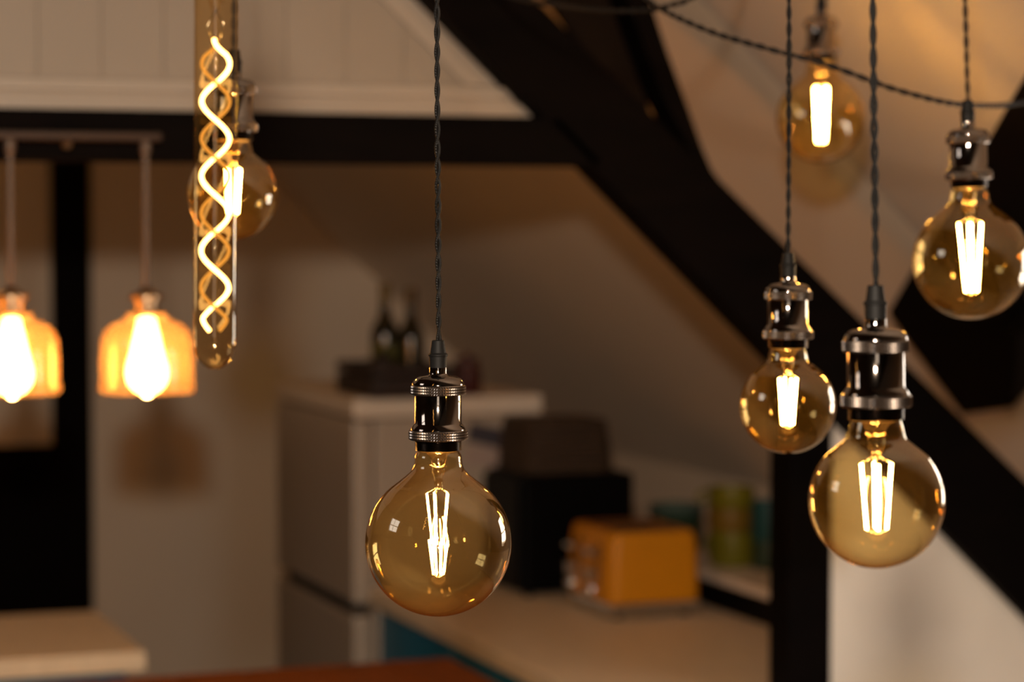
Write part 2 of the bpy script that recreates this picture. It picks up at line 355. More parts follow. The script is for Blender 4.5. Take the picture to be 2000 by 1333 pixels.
# post under the rafter
pl, pr = xz(1541, 1100, YF)[0], xz(1627, 1100, YF)[0]
ptop_l, ptop_r = extend(lo0, lo1, pl)[1], extend(lo0, lo1, pr)[1]
tag(link('timber_post', prism_me('timber_post', [(pl, 0), (pr, 0), (pr, ptop_r + .03), (pl, ptop_l + .03)], YF + .003, YB - .003, .004), 'timber'), 'black-brown square post standing under the diagonal rafter', 'post')
# plaster infill right of the post, below the rafter
xe = 2.60
inf = [(pr - .005, 0), (xe, 0), (xe, extend(lo0, lo1, xe)[1] + .02), (pr - .005, ptop_r + .02)]
struct(link('wall_infill', prism_me('wall_infill', inf, YB - .045, YB - .015, 0), 'plaster'), 'bright white plaster panel between the post and the rafter', 'wall')

# cream boarding above the tie beam: each board a piece, plus trims along beam and rafter
wu = bpy.data.objects.new('wall_upper', None); COL.objects.link(wu); struct(wu, 'cream boarded panel above the tie beam', 'wall')
bw = 0.0965; ztop = 2.75; yb0 = YB - .012
off = xz(559, 100, yb0)[0]
inv = lambda z: lo0[0] + (z - lo0[1]) * (lo1[0] - lo0[0]) / (lo1[1] - lo0[1])
i0 = int((-0.55 - off) / bw) - 1
for i in range(i0, 20):
    x0, x1 = off + i * bw + .0004, off + (i + 1) * bw - .0004
    zc0, zc1 = min(ztop, extend(lo0, lo1, x0)[1]), min(ztop, extend(lo0, lo1, x1)[1])
    if zc1 < zt[0] + .01 and zc0 < zt[0] + .01: break
    poly = [(x0, zt[0] - .01), (x1, zt[0] - .01), (x1, max(zc1, zt[0])), (x0, zc0)]
    link('board', prism_me('board', poly, yb0 + random.uniform(0, .0008), yb0 + .010, .0008), 'cream_board', wu)
link('backing_panel', prism_me('backing_panel', [(-.6, zt[0] - .01), (inv(zt[0]), zt[0] - .01), (inv(ztop), ztop), (-.6, ztop)], yb0 + .0085, yb0 + .02, 0), 'cream_board', wu)
tr = struct(bpy.data.objects.new('trim_1', None), 'cream stepped moulding lying on the tie beam', 'trim'); COL.objects.link(tr)
hpx = lambda y: hit(600, y, 'Y', yb0 - .01).z
xr = inv(zt[0])
for n, (za, zb, dep) in enumerate(((zt[0], hpx(196), .022), (hpx(196), hpx(186), .014), (hpx(186), hpx(164), .019))):
    link('moulding_strip', prism_me('moulding_strip', [(-.58, za), (inv(za) + .004, za), (inv(zb) + .004, zb), (-.58, zb)], yb0 - dep, yb0 - .0005, .002), 'cream_trim', tr)
tr2 = struct(link('trim_2', prism_me('trim_2', [(inv(hpx(160)) - .055, hpx(160)), (inv(hpx(160)) + .004, hpx(160)), (inv(ztop) + .004, ztop), (inv(ztop) - .055, ztop)], yb0 - .008, yb0 - .0005, .002), 'cream_trim'), 'cream moulding strip following the rafter', 'trim')

# timber framing on the far gable wall
gx0, gx1 = xz(104, 600, YG - .05)[0], xz(179, 600, YG - .05)[0]
tag(link('gable_post', box_me('gable_post', gx0, gx1, YG - .05, YG, 0, 2.6, .004), 'timber'), 'black post on the back wall behind the shaded lamps', 'post')
zrail = xz(50, 872, YG - .05)[1]
tag(link('dark_wall_panel', box_me('dark_wall_panel', -1.0, gx0 + .004, YG - .045, YG, 0, zrail, .004), 'timber'), 'black lower panel on the back wall left of the post', 'panel')

# ------------------------------------------------------------------ kitchen: right counter run
ZC = 0.90
XF = 1.535                                    # counter front edge
Y0C, Y1C = 3.78, 5.15
XLED = 2.15
tag(link('kitchen_worktop', box_me('kitchen_worktop', XF, XLED, Y0C, Y1C, ZC - .035, ZC, .004), 'worktop'), 'pale laminate worktop under the yellow toaster', 'worktop')
def base_unit(y0, y1, label, drawers=True):
    r = root('base_cabinet', ((XF + XLED) / 2, (y0 + y1) / 2, 0), label, 'cabinet', 'teal kitchen base cabinets')
    tbox('body', 'teal', r, XF + .045, XLED - .01, y0 + .002, y1 - .002, .10, ZC - .036, .002)
    tbox('plinth', 'black', r, XF + .09, XLED - .01, y0 + .002, y1 - .002, 0, .10, .002)
    zs = [(.115, .62), (.635, ZC - .045)]
    for n, (a, b) in enumerate(zs):
        dname = 'door' if n == 0 else 'drawer'
        d = tbox(dname, 'teal', r, XF + .022, XF + .044, y0 + .006, y1 - .006, a, b, .003)
        kz = b - .06 if n == 0 else (a + b) / 2
        kn = link('knob', lathe('knob', [(0, .022), (.009, .021), (.013, .016), (.011, .008), (.006, .004), (.006, 0)], 20), 'chrome', d)
        l = WORLD[r.name]
        kn.location = (XF + .022 - l[0], (y0 + y1) / 2 - l[1], kz - l[2]); kn.rotation_euler = (0, -math.pi / 2, 0)
    return r
base_unit(4.64, 5.14, 'teal base cabinet next to the fridge')
base_unit(4.13, 4.63, 'teal base cabinet beside the white machine')
r = root('washing_machine', ((XF + XLED) / 2, 3.96, 0), 'white appliance front under the near end of the worktop', 'appliance')
tbox('body', 'white', r, XF + .03, XLED - .01, 3.80, 4.125, 0.01, ZC - .037, .006)
tbox('control_panel', 'white', r, XF + .018, XF + .03, 3.81, 4.115, .74, ZC - .045, .004)
tbox('door', 'gap', r, XF + .020, XF + .03, 3.84, 4.09, .30, .62, .006)
# raised ledge behind the worktop
r = root('counter_ledge', (2.45, 4.9, 0), 'raised ledge with dark front and pale top behind the toaster', 'ledge')
tbox('ledge_front', 'black', r, XLED + .002, XK - .005, 3.78, 5.6, 0, .955, .003)
tbox('ledge_top', 'fridge_top', r, XLED - .012, XK - .004, 3.78, 5.6, .955, .975, .004)

# fridge
FX0, FX1, FY0, FY1, FH = 1.505, 1.95, 5.17, 5.86, 1.325
r = root('fridge', ((FX0 + FX1) / 2, (FY0 + FY1) / 2, 0), 'white fridge-freezer standing at the far end of the worktop', 'fridge')
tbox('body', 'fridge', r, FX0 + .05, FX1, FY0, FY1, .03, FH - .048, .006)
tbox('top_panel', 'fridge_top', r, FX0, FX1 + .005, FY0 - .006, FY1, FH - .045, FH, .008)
d = tbox('upper_door', 'fridge', r, FX0, FX0 + .046, FY0 + .002, FY1 - .002, .862, FH - .05, .010)
tbox('lower_door', 'fridge', r, FX0, FX0 + .046, FY0 + .002, FY1 - .002, .06, .835, .010)
tbox('handle_recess', 'gap', r, FX0 + .004, FX0 + .046, FY0 + .06, FY1 - .10, .836, .861, .002)
for (px, py, d_, a, mat, lab) in ((958, 853, .07, 14, 'darkpaper', 'dark paper card stuck on the side of the fridge'), (955, 893, .07, 6, 'pinkpaper', 'pale pinkish paper card stuck on the side of the fridge')):
    p = hit(px, py, 'Y', FY0 - .002)
    o = link('paper_card', box_me('paper_card', -.055, .055, -.001, .001, -.022, .022, .0006, 1), mat, None, (p.x, FY0 - .0018 if mat == 'darkpaper' else FY0 - .0018, p.z))
    o.rotation_euler = (0, math.radians(a), 0); tag(o, lab, 'paper', 'papers on the fridge')

# things on top of the fridge
def on(px, d, z): p = at(px, 666, d); return Vector((p.x, p.y, z))
FZ = FH + .0006
p = on(772, 5.53, FZ)
r = root('serving_tray', p, 'dark red-brown wooden crate holding bottles on the fridge', 'crate')
cx, cy = .098, .15
link('base', box_me('base', -cx, cx, -cy, cy, 0, .012, .003), 'darkred', r)
for (a, b, c, e) in ((-cx, -cx + .010, -cy, cy), (cx - .010, cx, -cy, cy)):
    link('side_slat', box_me('side_slat', a, b, c, e, .013, .045, .003), 'darkred', r)
    link('side_slat', box_me('side_slat', a, b, c, e, .050, .072, .003), 'darkred', r)
for (c, e) in ((-cy, -cy + .010), (cy - .010, cy)):
    link('end_slat', box_me('end_slat', -cx + .011, cx - .011, c, e, .013, .045, .003), 'darkred', r)
    link('end_slat', box_me('end_slat', -cx + .011, cx - .011, c, e, .050, .072, .003), 'darkred', r)
bz = FZ + .0126
def bottle(px, d, h, rad, foil, label, lab=True):
    b = root('wine_bottle', on(px, d, bz), label, 'bottle', 'dark bottles on the fridge')
    link('glass_body', lathe('glass_body', [(0, 0.004), (rad * .8, 0), (rad, .006), (rad, h * .50), (rad * .95, h * .56), (rad * .55, h * .66), (rad * .40, h * .72), (rad * .37, h * .80), (0, h * .80)], 32), 'bottle', b)
    link('foil_cap', lathe('foil_cap', [(rad * .38, h * .795), (rad * .385, h * .96), (rad * .42, h * .965), (rad * .42, h * .995), (rad * .3, h), (0, h)], 32), foil, b)
    if lab: link('paper_label', lathe('paper_label', [(rad * 1.006, h * .15), (rad * 1.012, h * .15), (rad * 1.012, h * .42), (rad * 1.006, h * .42)], 32), 'paperlabel', b)
bottle(752, 5.58, .240, .033, 'foil', 'dark wine bottle with olive-gold neck foil on the fridge')
bottle(803, 5.52, .230, .031, 'bottle', 'dark bottle with a black neck right of the gold-necked one', False)
r = root('round_pot', on(748, 5.46, bz), 'small dark red-brown pot at the left of the crate', 'pot')
link('pot_body', lathe('pot_body', [(0, 0), (.026, 0), (.034, .02), (.032, .055), (.024, .068), (.024, .074), (.020, .074), (.020, .06), (0, .058)], 28), 'darkred', r)
link('lid_knob', lathe('lid_knob', [(.019, .070), (.016, .080), (.005, .084), (.007, .092), (0, .096)], 20), 'black', r)
r = root('red_jar', on(912, 5.52, FZ), 'dark red jar on the fridge right of the crate', 'jar')
link('jar_body', lathe('jar_body', [(0, 0), (.028, 0), (.034, .012), (.034, .055), (.026, .066), (.026, .072), (0, .072)], 28), 'redglaze', r)
link('jar_lid', lathe('jar_lid', [(.029, .0725), (.029, .080), (.010, .086), (.008, .094), (0, .096)], 28), 'redglaze', r)

# black countertop oven
BX0, BX1, BY0, BY1, BZ = 1.800, 2.072, 4.905, 5.145, 1.165
r = root('countertop_oven', ((BX0 + BX1) / 2, (BY0 + BY1) / 2, ZC), 'black box-shaped appliance on the worktop under the basket', 'appliance')
tbox('casing', 'black', r, BX0 + .012, BX1, BY0, BY1, ZC + .010, BZ, .008)
d = tbox('door', 'black', r, BX0, BX0 + .011, BY0 + .006, BY1 - .06, ZC + .018, BZ - .01, .004)
tbox('control_panel', 'black', r, BX0 + .001, BX0 + .011, BY1 - .056, BY1 - .006, ZC + .018, BZ - .01, .003)
for sx in (BX0 + .03, BX1 - .02):
    for sy in (BY0 + .02, BY1 - .02):
        f = link('foot', lathe('foot', [(0, 0), (.010, 0), (.011, .012), (0, .012)], 16), 'rubber', r)
        l = WORLD[r.name]; f.location = (sx - l[0], sy - l[1], 0)
# wicker basket turned upside down on the oven
bc = Vector(((BX0 + BX1) / 2 - .006, (BY0 + BY1) / 2, BZ + .0006))
r = root('wicker_basket', bc, 'brown woven wicker basket on the black appliance', 'basket')
hx, hy, hh = .104, .098, .116
def rrect(sx, sy, rad, n=6):
    out = []
    for (cx_, cy_, a0) in ((sx - rad, sy - rad, 0), (-sx + rad, sy - rad, 90), (-sx + rad, -sy + rad, 180), (sx - rad, -sy + rad, 270)):
        for k in range(n + 1):
            a = math.radians(a0 + 90 * k / n); out.append((cx_ + rad * math.cos(a), cy_ + rad * math.sin(a)))
    return out
rows = 9
for k in range(rows):
    t = (k + .5) / rows; s = 1 - .10 * t ** 2
    ring = rrect(hx * s, hy * s, .035); path = [Vector((x, y, hh * t)) for x, y in ring]; path.append(path[0].copy())
    link('weave_row', tube('weave_row', path, hh / rows * .52, 6), 'wicker', r)
body = []; fs = []
rings = [(1.0, .002), (.97, hh * .5), (.90, hh * .92), (.80, hh)]
for s, z in rings: body += [(x * s * .985, y * s * .985, z) for x, y in rrect(hx, hy, .035)]
n = len(rrect(hx, hy, .035))
for i in range(len(rings) - 1):
    for k in range(n): fs.append((i * n + k, i * n + (k + 1) % n, (i + 1) * n + (k + 1) % n, (i + 1) * n + k))
fs.append(tuple(range(n))[::-1]); fs.append(tuple((len(rings) - 1) * n + k for k in range(n)))
link('basket_wall', mesh('basket_wall', body, fs), 'wicker', r)

# yellow toaster
tn = hit(1190, 1215, 'Z', ZC)
TX0, TY0 = tn.x, tn.y; TX1, TY1 = TX0 + .212, TY0 + .255
r = root('toaster', ((TX0 + TX1) / 2, (TY0 + TY1) / 2, ZC), 'mustard yellow toaster with chrome base on the worktop', 'toaster')
for sx in (TX0 + .03, TX1 - .03):
    for sy in (TY0 + .03, TY1 - .03):
        f = link('foot', lathe('foot', [(0, 0), (.010, 0), (.011, .010), (0, .010)], 16), 'rubber', r); l = WORLD[r.name]; f.location = (sx - l[0], sy - l[1], 0)
tbox('chrome_base', 'chrome', r, TX0, TX1, TY0, TY1, ZC + .010, ZC + .034, .008)
hxx, hyy = (TX1 - TX0) / 2 - .004, (TY1 - TY0) / 2 - .004
prof = [(1, .0345), (1.0, .09), (.965, .150), (.93, .170), (.88, .178)]
vs = []; fs = []; rr = rrect(hxx, hyy, .022, 5); n = len(rr)
for s, z in prof: vs += [(x * s, y * (s * .5 + .5), z) for x, y in rr]
for i in range(len(prof) - 1):
    for k in range(n): fs.append((i * n + k, i * n + (k + 1) % n, (i + 1) * n + (k + 1) % n, (i + 1) * n + k))
fs.append(tuple(range(n))[::-1]); fs.append(tuple((len(prof) - 1) * n + k for k in range(n)))
sh = link('shell', sharp(mesh('shell', vs, fs), 50), 'yellow', r)
for y in (-.075, -.030, .030, .075): link('bread_slot', box_me('bread_slot', -.070, .070, y - .012, y + .012, .176, .1795, .001, 1), 'gap', r)
for y in (-.055, .055):
    link('lever_track', box_me('lever_track', -hxx - .0015, -hxx + .008, y - .005, y + .005, .06, .150, .001, 1), 'gap', r)
    lv = link('lever', box_me('lever', -hxx - .026, -hxx - .001, y - .020, y + .020, .128, .142, .005), 'chrome', r)
    for z, rad in ((.085, .015), (.052, .011)):
        kn = link('dial', lathe('dial', [(rad * 1.15, 0), (rad * 1.15, .004), (rad, .006), (rad * .92, .016), (0, .017)], 24), 'chrome', r)
        kn.location = (-hxx + .0005, y + .030, z); kn.rotation_euler = (0, -math.pi / 2, 0)

# crockery on the ledge
ZL_ = .9756
def bowl_me(rad, h): return lathe('bowl', [(0, .004), (rad * .45, .004), (rad * .45, 0), (rad * .55, 0), (rad * .60, .006), (rad * .88, h * .55), (rad, h), (rad * .96, h), (rad * .84, h * .58), (rad * .5, .010), (0, .009)], 40)
bp = on(1322, 5.30, ZL_); me1, me2 = bowl_me(.062, .040), bowl_me(.062, .040)
words = ('lowest', 'second', 'third', 'fourth', 'fifth', 'topmost')
for k in range(6):
    o = link('bowl', bowl_me(.062 - .001 * (k % 2), .040), 'dgreen' if k < 5 else 'greyteal', None, bp + Vector((random.uniform(-.001, .001), 0, .0165 * k)))
    tag(o, ('grey-teal bowl, topmost of the stack behind the toaster' if k == 5 else ('lowest dark green bowl' if k == 0 else '%s dark green bowl from the bottom' % words[k]) + ' in the stack behind the toaster'), 'bowl', 'stacked green bowls on the ledge')
def mug(px, d, z, rad, h, mat, label, ang):
    r = root('mug', on(px, d, z), label, 'mug', 'mugs on the ledge')
    link('cup', lathe('cup', [(0, .003), (rad * .8, .003), (rad * .82, 0), (rad * .9, 0), (rad, .008), (rad, h), (rad * .93, h), (rad * .92, .010), (0, .009)], 36), mat, r)
    a = [Vector((rad * .97 + .024 * math.sin(t * math.pi / 10), 0, h * .5 + h * .30 * math.cos(t * math.pi / 10))) for t in range(11)]
    hd = link('handle', tube('handle', a, .0045, 8), mat, r); hd.rotation_euler = (0, 0, ang)
mug(1432, 5.22, ZL_, .050, .075, 'ygreen', 'yellow-green mug at the foot of the pile beside the post', 2.0)
mug(1429, 5.22, ZL_ + .0756, .049, .050, 'mustard', 'mustard mug stacked on the yellow-green one', 1.2)
mug(1430, 5.22, ZL_ + .1262, .050, .042, 'ygreen', 'shallow yellow-green mug on top of the pile', 2.6)
mug(1502, 5.16, ZL_, .034, .060, 'dgreen', 'dark green mug beside the post under the teal one', -1.2)
mug(1502, 5.16, ZL_ + .0606, .036, .085, 'tealglaze', 'dark teal mug beside the post', -1.0)

# ------------------------------------------------------------------ left counter and table
cnr = hit(285, 1273, 'Z', ZC); LX1, LY0 = cnr.x, cnr.y; LY1 = hit(150, 1195, 'Z', ZC).y
tag(link('island_worktop', box_me('island_worktop', -.35, LX1, LY0, LY1, ZC - .038, ZC, .004), 'worktop'), 'pale worktop at the lower left below the shaded lamps', 'worktop')
r = root('island_cabinet', (.3, (LY0 + LY1) / 2, 0), 'teal cabinet under the lower left worktop', 'cabinet')
tbox('body', 'teal', r, -.33, LX1 - .03, LY0 + .045, LY1 - .02, .08, ZC - .039, .002)
tbox('plinth', 'black', r, -.31, LX1 - .05, LY0 + .07, LY1 - .04, 0, .08, .002)
wd = (LX1 - .03 + .33) / 3
for k in range(3):
    d = tbox('door', 'teal', r, -.33 + k * wd + .004, -.33 + (k + 1) * wd - .004, LY0 + .022, LY0 + .044, .09, ZC - .045, .003)
    kn = link('knob', lathe('knob', [(0, .022), (.009, .021), (.013, .016), (.011, .008), (.006, .004), (.006, 0)], 20), 'chrome', d)
    l = WORLD[r.name]; kn.location = (-.33 + (k + .88) * wd - l[0], LY0 + .022 - l[1], .66); kn.rotation_euler = (math.pi / 2, 0, 0)
ZT = .95
tc_ = hit(878, 1284, 'Z', ZT); BX, BY = tc_.x, tc_.y
r = root('bar_table', (BX - .4, BY - 1.1, 0), 'red-brown wooden bar table below the hanging bulbs', 'table')
npl = 7; pwid = .86 / npl
for k in range(npl):
    tbox('plank', 'tablewood', r, BX - (k + 1) * pwid + .0008, BX - k * pwid - .0008, BY - 2.2, BY + random.uniform(-.003, 0), ZT - .045, ZT, .005)
for sx in (BX - .80, BX - .06):
    for sy in (BY - 2.1, BY - .08):
        tbox('leg', 'tablewood', r, sx - .035, sx + .035, sy - .035, sy + .035, 0, ZT - .115, .004)
for sx in (BX - .80, BX - .06): tbox('apron', 'tablewood', r, sx - .012, sx + .012, BY - 2.1, BY - .08, ZT - .114, ZT - .046, .002)
for sy in (BY - 2.1, BY - .08): tbox('apron', 'tablewood', r, BX - .787, BX - .073, sy - .012, sy + .012, ZT - .114, ZT - .046, .002)

# ------------------------------------------------------------------ hanging bulbs
mm = .001
def knurled(name, rad, z0, z1, nseg=132, rows=7, amp=.00045):
    vs, fs = [], []; prof = [(rad - .0040, z0), (rad - .0006, z0), (rad - .0002, z0 + .0007)]
    inner = [(rad, z0 + .0007 + (z1 - z0 - .0014) * k / (rows - 1)) for k in range(rows)]
    end = [(rad - .0002, z1 - .0007), (rad - .0006, z1), (rad - .0040, z1)]
    allp = [(r_, z, 0) for r_, z in prof] + [(r_, z, 1) for r_, z in inner] + [(r_, z, 0) for r_, z in end]
    for j, (r_, z, kn) in enumerate(allp):
        for i in range(nseg):
            a = 2 * math.pi * (i + (.5 if (kn and j % 2) else 0)) / nseg
            rr_ = r_ + (amp if (kn and i % 2 == j % 2) else -amp * .6 if kn else 0)
            vs.append((rr_ * math.cos(a), rr_ * math.sin(a), z))
    n = nseg
    for j in range(len(allp) - 1):
        for i in range(n): fs.append((j * n + i, j * n + (i + 1) % n, (j + 1) * n + (i + 1) % n, (j + 1) * n + i))
    return mesh(name, vs, fs, False)
S = {}
S['shell'] = lathe('socket', [(.0165, .0085), (.0200, .0088), (.0205, .0170), (.0232, .0176), (.0229, .0192), (.0207, .0222), (.0200, .0232), (.0200, .0472), (.0214, .0474), (.0214, .0556), (.0222, .0560), (.0222, .0566), (.0215, .0588), (.0196, .0612), (.0165, .0628), (.0110, .0636), (.0088, .0640), (.0079, .0646), (.0075, .0656), (.0075, .0706), (.0, .0706)], 64)
th = [(.0150, .0001), (.0196, .0001)]
for k in range(6): th += [(.0201, .0006 + k * .0014), (.0192, .0013 + k * .0014)]
th += [(.0196, .0089), (.0150, .0089)]
S['thread'] = lathe('threaded_collar', th, 64)
S['ring1'] = knurled('knurled_ring', .0232, .0474, .0558)
S['ring2'] = knurled('knurled_ring', .0247, .0090, .0174)
S['grip'] = lathe('cord_grip', [(.0, .0700), (.0074, .0704), (.0076, .0800), (.0083, .0806), (.0084, .0818), (.0079, .0824), (.0068, .0832), (.0054, .0935), (.0046, .0940), (.0, .0940)], 40)
def globe(name, Rr, H, neck):
    c = -(H - Rr); pts = [(r_ * mm, 0, z * mm) for r_, z in neck]
    zl_ = neck[-1][1]; a0 = math.acos((zl_ - c / mm * 1) / (Rr / mm)) if False else math.acos(max(-1, min(1, (zl_ * mm - c) / Rr)))
    for k in range(1, 9): a = a0 + (math.pi * .5 - a0) * k / 8; pts.append((Rr * math.sin(a), 0, c + Rr * math.cos(a)))
    prof = [(p.x, p.z) for p in spline(pts, 5)]
    for k in range(1, 25): a = math.pi * .5 + math.pi * .5 * k / 24; prof.append((Rr * math.sin(a) if k < 24 else 0, c + Rr * math.cos(a)))
    return lathe(name, prof, 96, crisp=False)
S['g125'] = globe('bulb', .0625, .142, [(17.2, .3), (18.2, -1.5), (19.8, -5), (20.4, -10), (21.4, -14.5), (24.9, -19.5), (35.2, -27.9)])
S['g95'] = globe('bulb', .0475, .1045, [(17.0, .3), (17.8, -2), (19.0, -6), (20.2, -11.5), (22.2, -14.6), (26.4, -18.0), (35.4, -25.3)])
S['disc'] = lathe('base_disc', [(0, -.0008), (.0160, -.0008), (.0163, .0004), (.0160, .002), (0, .002)], 40)
def stem_me(z_end):                           # flared glass stem and the rod that carries the filaments
    return lathe('glass_stem', [(.0120, -.001), (.0085, -.004), (.0062, -.009), (.0055, -.016), (.0058, -.0185), (.0040, -.022), (.0034, -.026), (.0034, z_end + .004), (.0042, z_end + .002), (.0036, z_end), (0, z_end - .0006)], 24, crisp=False)
def filament_me(top, bot, rad): return tube('filament', [Vector(top), Vector(top).lerp(Vector(bot), .5), Vector(bot)], rad, 8)
LAMPS = []
def lamp(px, py, D, kind, lean, label, tiers, phase, strands_len=None, frad=.00105):
    base = at(px, py, D); H = .142 if kind == 'g125' else .1045
    lr = -math.radians(lean)                 # lean in the picture plane
    rotm = Matrix.Rotation(lr, 4, F.cross(Vector((0, 0, 1))).cross(Vector((0, 0, 1))).normalized() * -1)
    up = rotm @ Vector((0, 0, 1))
    e = thing('pendant_lamp', base - up * H, label, 'lamp', 'globe bulbs hanging on twisted cords')
    e.rotation_euler = rotm.to_euler()
    o = (0, 0, H)
    socket = link('socket', S['shell'], 'nickel', e, o)
    link('threaded_collar', S['thread'], 'darknickel', socket)
    link('knurled_ring', S['ring1'], 'knurl', socket); link('knurled_ring', S['ring2'], 'knurl', socket)
    link('cord_grip', S['grip'], 'rubber', e, o)
    b = link('bulb', S[kind], 'amber', e, o)
    for ti, (zt_, zb_, rt, rb, n, ph) in enumerate(tiers):
        for k in range(n):
            a = ph + 2 * math.pi * k / n
            link('filament', filament_me((rt * math.cos(a), rt * math.sin(a), zt_), (rb * math.cos(a), rb * math.sin(a), zb_), frad), 'fil', b)
            if ti == 0: link('support_wire', tube('support_wire', [(0, 0, zt_ + .006), (rt * math.cos(a), rt * math.sin(a), zt_ + .0006)], .0004, 6), 'chrome', b)
            if ti == len(tiers) - 1: link('support_wire', tube('support_wire', [(rb * math.cos(a), rb * math.sin(a), zb_ - .0006), (0, 0, zb_ - .004)], .0004, 6), 'chrome', b)
    link('base_disc', S['disc'], 'ceramic', b)
    link('glass_stem', stem_me(tiers[0][0] + .004), 'stem', b)
    # twisted cord up to the ceiling
    top_local = .0935; z_ceil_len = 0
    q = base.copy(); t = 0
    while (q.z + SLOPE * q.x < CSUM - .012 if q.x > RIDGE else q.z < zl(q.x) - .012) and t < 3: q = q + up * .01; t += .01
    L_ = t
    def c(z): return Vector((.0007 * math.sin(z * 9 + px), .0007 * math.cos(z * 7 + px), z))
    nst = int((L_ - top_local) / .002)
    for s in (0, math.pi):
        path = []
        for i in range(nst + 1):
            z = top_local + (L_ - top_local) * i / nst; a = phase + s + 2 * math.pi * z / .0325
            rr_ = .00135 + .0002 * math.sin(z * 31 + px); path.append(c(z) + Vector((rr_ * math.cos(a), rr_ * math.sin(a), 0)))
        link('cord_strand', tube('cord_strand', path, .00142, 7), 'cord', e, o)
    link('ceiling_hook', lathe('ceiling_hook', [(0, L_ - .03), (.006, L_ - .028), (.012, L_ - .01), (.018, L_ + .004), (0, L_ + .004)], 20), 'nickel', e, o)
    return e
lamp(856, 880, 2.06, 'g125', 0.0, 'large amber globe bulb in sharp focus at the centre, in front of the fridge', [(-.037, -.080, .0098, .0052, 5, .35), (-.077, -.106, .0085, .0045, 4, .9)], .3, frad=.0009)
lamp(1711, 820, 1.69, 'g95', .75, 'amber globe bulb hanging lowest at the right, with three clear filament bars', [(-.031, -.077, .0105, .0070, 4, -.349)], 1.1, frad=.0011)
lamp(1539, 680, 2.38, 'g95', .2, 'small amber globe bulb hanging just left of the biggest right socket', [(-.030, -.076, .0090, .0055, 4, -.1)], 2.0, frad=.0012)
lamp(1893, 367, 2.60, 'g125', 1.8, 'large amber globe bulb at the right edge in front of the black brace', [(-.038, -.112, .0120, .0060, 4, -.45)], .7, frad=.0013)
lamp(1604, 121, 3.40, 'g125', .2, 'blurred amber globe bulb near the sloping ceiling behind the slung cable', [(-.036, -.112, .0100, .0060, 4, .5)], 2.6, frad=.0014)
lamp(456, 274, 2.52, 'g95', -.9, 'amber globe bulb half hidden behind the glass tube bulb', [(-.030, -.076, .0085, .0055, 4, .3)], 1.6, frad=.0014)

# long tube bulb with spiral filament
def tube_lamp(px, py, D):
    tip = at(px, py, D); lr = math.radians(.75)
    ax = F.cross(Vector((0, 0, 1))).cross(Vector((0, 0, 1))).normalized() * -1
    rotm = Matrix.Rotation(lr, 4, ax) @ Matrix.Rotation(math.radians(1.5), 4, R); up = rotm @ Vector((0, 0, 1))
    e = thing('pendant_lamp', tip, 'long clear glass tube bulb with a glowing spiral filament', 'lamp'); e.rotation_euler = rotm.to_euler()
    Lb = .300; rt = .0150; o = (0, 0, Lb)
    prof = [(0, .0022), (.0022, .0006), (.0042, .0002), (.0075, .0022), (.0112, .0060), (.0138, .0105), (.0149, .0165), (rt, .024), (rt, .26), (.0149, .275), (.0152, .29), (.0165, Lb + .0003)]
    b = link('tube_bulb', lathe('tube_bulb', prof, 72, crisp=False), 'tubeglass', e)
    p = .0518; z0, z1 = .0265, .2290; n = 150
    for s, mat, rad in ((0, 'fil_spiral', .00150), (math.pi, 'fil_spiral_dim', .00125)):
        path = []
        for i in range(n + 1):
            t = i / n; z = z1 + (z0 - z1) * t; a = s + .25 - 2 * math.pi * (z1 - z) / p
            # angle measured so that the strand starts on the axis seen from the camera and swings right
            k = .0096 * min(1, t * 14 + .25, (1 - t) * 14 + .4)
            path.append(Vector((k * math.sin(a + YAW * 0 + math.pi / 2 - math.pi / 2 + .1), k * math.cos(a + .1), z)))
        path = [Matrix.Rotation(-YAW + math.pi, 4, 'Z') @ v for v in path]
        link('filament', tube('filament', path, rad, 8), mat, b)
    link('glass_stem', lathe('glass_stem', [(.0110, .299), (.0060, .290), (.0048, .262), (.0052, .255), (.0030, .249), (.0022, .24), (.0018, .10), (.0018, .020), (0, .0196)], 20, crisp=False), 'rodglass', b)
    link('support_wire', tube('support_wire', [(0.001, 0, .251), (-.006, .001, .238), (-.003, .001, .2295)], .0004, 6), 'chrome', b)
    link('support_wire', tube('support_wire', [(-.001, 0, .251), (.005, -.001, .240), (.003, -.001, .2295)], .0004, 6), 'chrome', b)
    socket = link('socket', S['shell'], 'nickel', e, o)
    link('threaded_collar', S['thread'], 'darknickel', socket); link('knurled_ring', S['ring1'], 'knurl', socket); link('knurled_ring', S['ring2'], 'knurl', socket)
    link('cord_grip', S['grip'], 'rubber', e, o)
    q = (tip + up * Lb); t = 0
    while q.z + SLOPE * q.x < CSUM - .012 and t < 3: q = q + up * .01; t += .01
    for s in (0, math.pi):
        path = [Vector((.00135 * math.cos(s + 2 * math.pi * z / .0325), .00135 * math.sin(s + 2 * math.pi * z / .0325), z)) for z in [.0935 + (t - .0935) * i / 400 for i in range(401)]]
        link('cord_strand', tube('cord_strand', path, .00142, 7), 'cord', e, o)
    link('ceiling_hook', lathe('ceiling_hook', [(0, t - .03), (.006, t - .028), (.012, t - .01), (.018, t + .004), (0, t + .004)], 20), 'nickel', e, o)
tube_lamp(419, 721, 1.69)

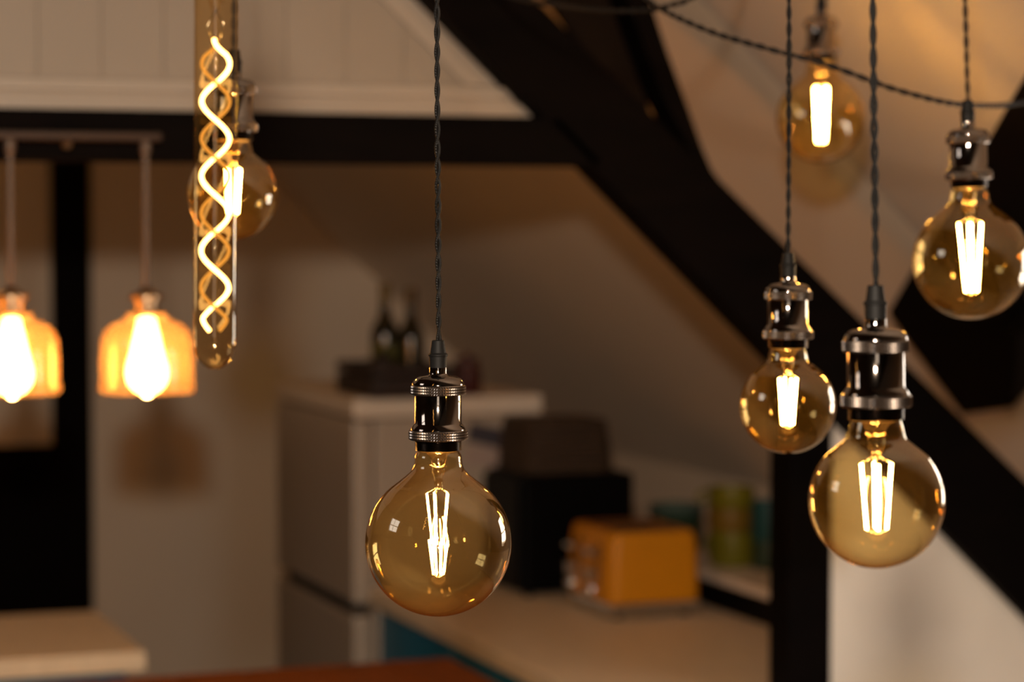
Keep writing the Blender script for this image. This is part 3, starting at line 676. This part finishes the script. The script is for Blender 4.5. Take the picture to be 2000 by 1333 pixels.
# slung cables
def swag(pts, label, pitch=.034):
    ctrl = [at(*p) for p in pts]; path = spline(ctrl, 60)
    mid = path[len(path) // 2].copy(); r = thing('slung_cable', mid, label, 'cable', 'twisted cables slung under the ceiling')
    # resample by arc length
    d = [0]
    for a, b in zip(path[:-1], path[1:]): d.append(d[-1] + (b - a).length)
    n = int(d[-1] / .0025); P2 = []; j = 0
    for i in range(n + 1):
        s = d[-1] * i / n
        while j < len(d) - 2 and d[j + 1] < s: j += 1
        t = (s - d[j]) / max(1e-9, d[j + 1] - d[j]); P2.append(path[j].lerp(path[j + 1], t))
    for ph in (0, math.pi):
        out = []
        for i, p in enumerate(P2):
            t = (P2[min(i + 1, n)] - P2[max(i - 1, 0)]).normalized(); u = t.cross(Vector((0, 1, 0))).normalized(); v = t.cross(u)
            a = ph + 2 * math.pi * d[-1] * i / n / pitch; out.append(p - mid + (u * math.cos(a) + v * math.sin(a)) * .0016)
        link('cord_strand', tube('cord_strand', out, .00175, 7), 'cord', r)
swag([(1120, -160, 4.08), (1200, -60, 3.2), (1262, -4, 2.85), (1310, 27, 2.75), (1400, 66, 2.70), (1500, 95, 2.66), (1620, 128, 2.64), (1740, 172, 2.64), (1850, 201, 2.68), (1925, 207, 2.75), (1985, 203, 2.9), (2110, 185, 3.31)], 'longer twisted cable sagging across the sloping ceiling to the right')
swag([(950, -26, 3.79), (1020, -2, 3.35), (1100, 12, 3.05), (1180, 20, 2.9), (1260, 20, 2.85), (1310, 10, 2.82), (1360, -8, 2.82), (1430, -60, 3.1), (1500, -170, 3.54)], 'short twisted cable looping over the rafter at the top edge')

# ------------------------------------------------------------------ lamp bar with glass shades
YP = 3.555
b0 = hit(150, 266, 'Y', YP)
zb = b0.z
r = root('bar_pendant_light', (b0.x, YP, zb), 'copper bar light with glowing amber glass shades over the left worktop', 'lamp')
xa, xb = hit(-520, 266, 'Y', YP).x, hit(314, 266, 'Y', YP).x
tbox('bar', 'copper', r, xa, xb, YP - .010, YP + .010, zb - .006, zb + .006, .003)
xm = hit(130, 266, 'Y', YP).x
kb = link('fixing_knob', lathe('fixing_knob', [(0, -.019), (.006, -.017), (.008, -.010), (.005, -.0062), (0, -.0062)], 20), 'brass', r); kb.location = (xm - b0.x, 0, 0)
tbox('bracket', 'copper', r, xm - .02, xm + .02, YP + .0105, YF - .0005, zb - .004, zb + .004, .002)
shade_prof = [(.0255, .000), (.0300, -.0015), (.0310, -.010), (.0400, -.0125), (.0540, -.0185), (.0630, -.029), (.0675, -.043), (.0688, -.062), (.0690, -.098), (.0692, -.103), (.0712, -.106), (.0712, -.111), (.0700, -.116), (.0690, -.1175)]
inner = [(a - .0018, b) for a, b in shade_prof[::-1]]
sme = lathe('shade', shade_prof + inner, 72, crisp=False)
cme = lathe('socket_cap', [(0, .040), (.006, .040), (.010, .036), (.013, .031), (.022, .029), (.0245, .026), (.0245, .020), (.0180, .018), (.0175, .004), (.0250, .002), (.0260, -.0005), (.0, -.0005)], 40)
bme = lathe('bulb', [(.0, -.006), (.012, -.008), (.014, -.018), (.017, -.034), (.022, -.055), (.0285, -.078), (.0300, -.090), (.0275, -.103), (.0190, -.114), (.0080, -.120), (.004, -.124), (0, -.125)], 40, crisp=False)
for n, px in enumerate((19, 284, -246)):
    x = hit(px, 266, 'Y', YP).x; ztop_ = hit(px, 612, 'Y', YP).z
    rd = link('rod', lathe('rod', [(0, 0), (.0075, -.0005), (.0075, -.016), (.0050, -.019), (.0048, ztop_ - zb + .046), (.0066, ztop_ - zb + .044), (.0066, ztop_ - zb + .040), (0, ztop_ - zb + .039)], 24), 'rod', r)
    rd.location = (x - b0.x, 0, -.0064)
    o = (0, 0, ztop_ - zb + .0064)
    link('socket_cap', cme, 'brass', rd, o); link('shade', sme, 'shade', rd, o); link('bulb', bme, 'lampglow', rd, o)
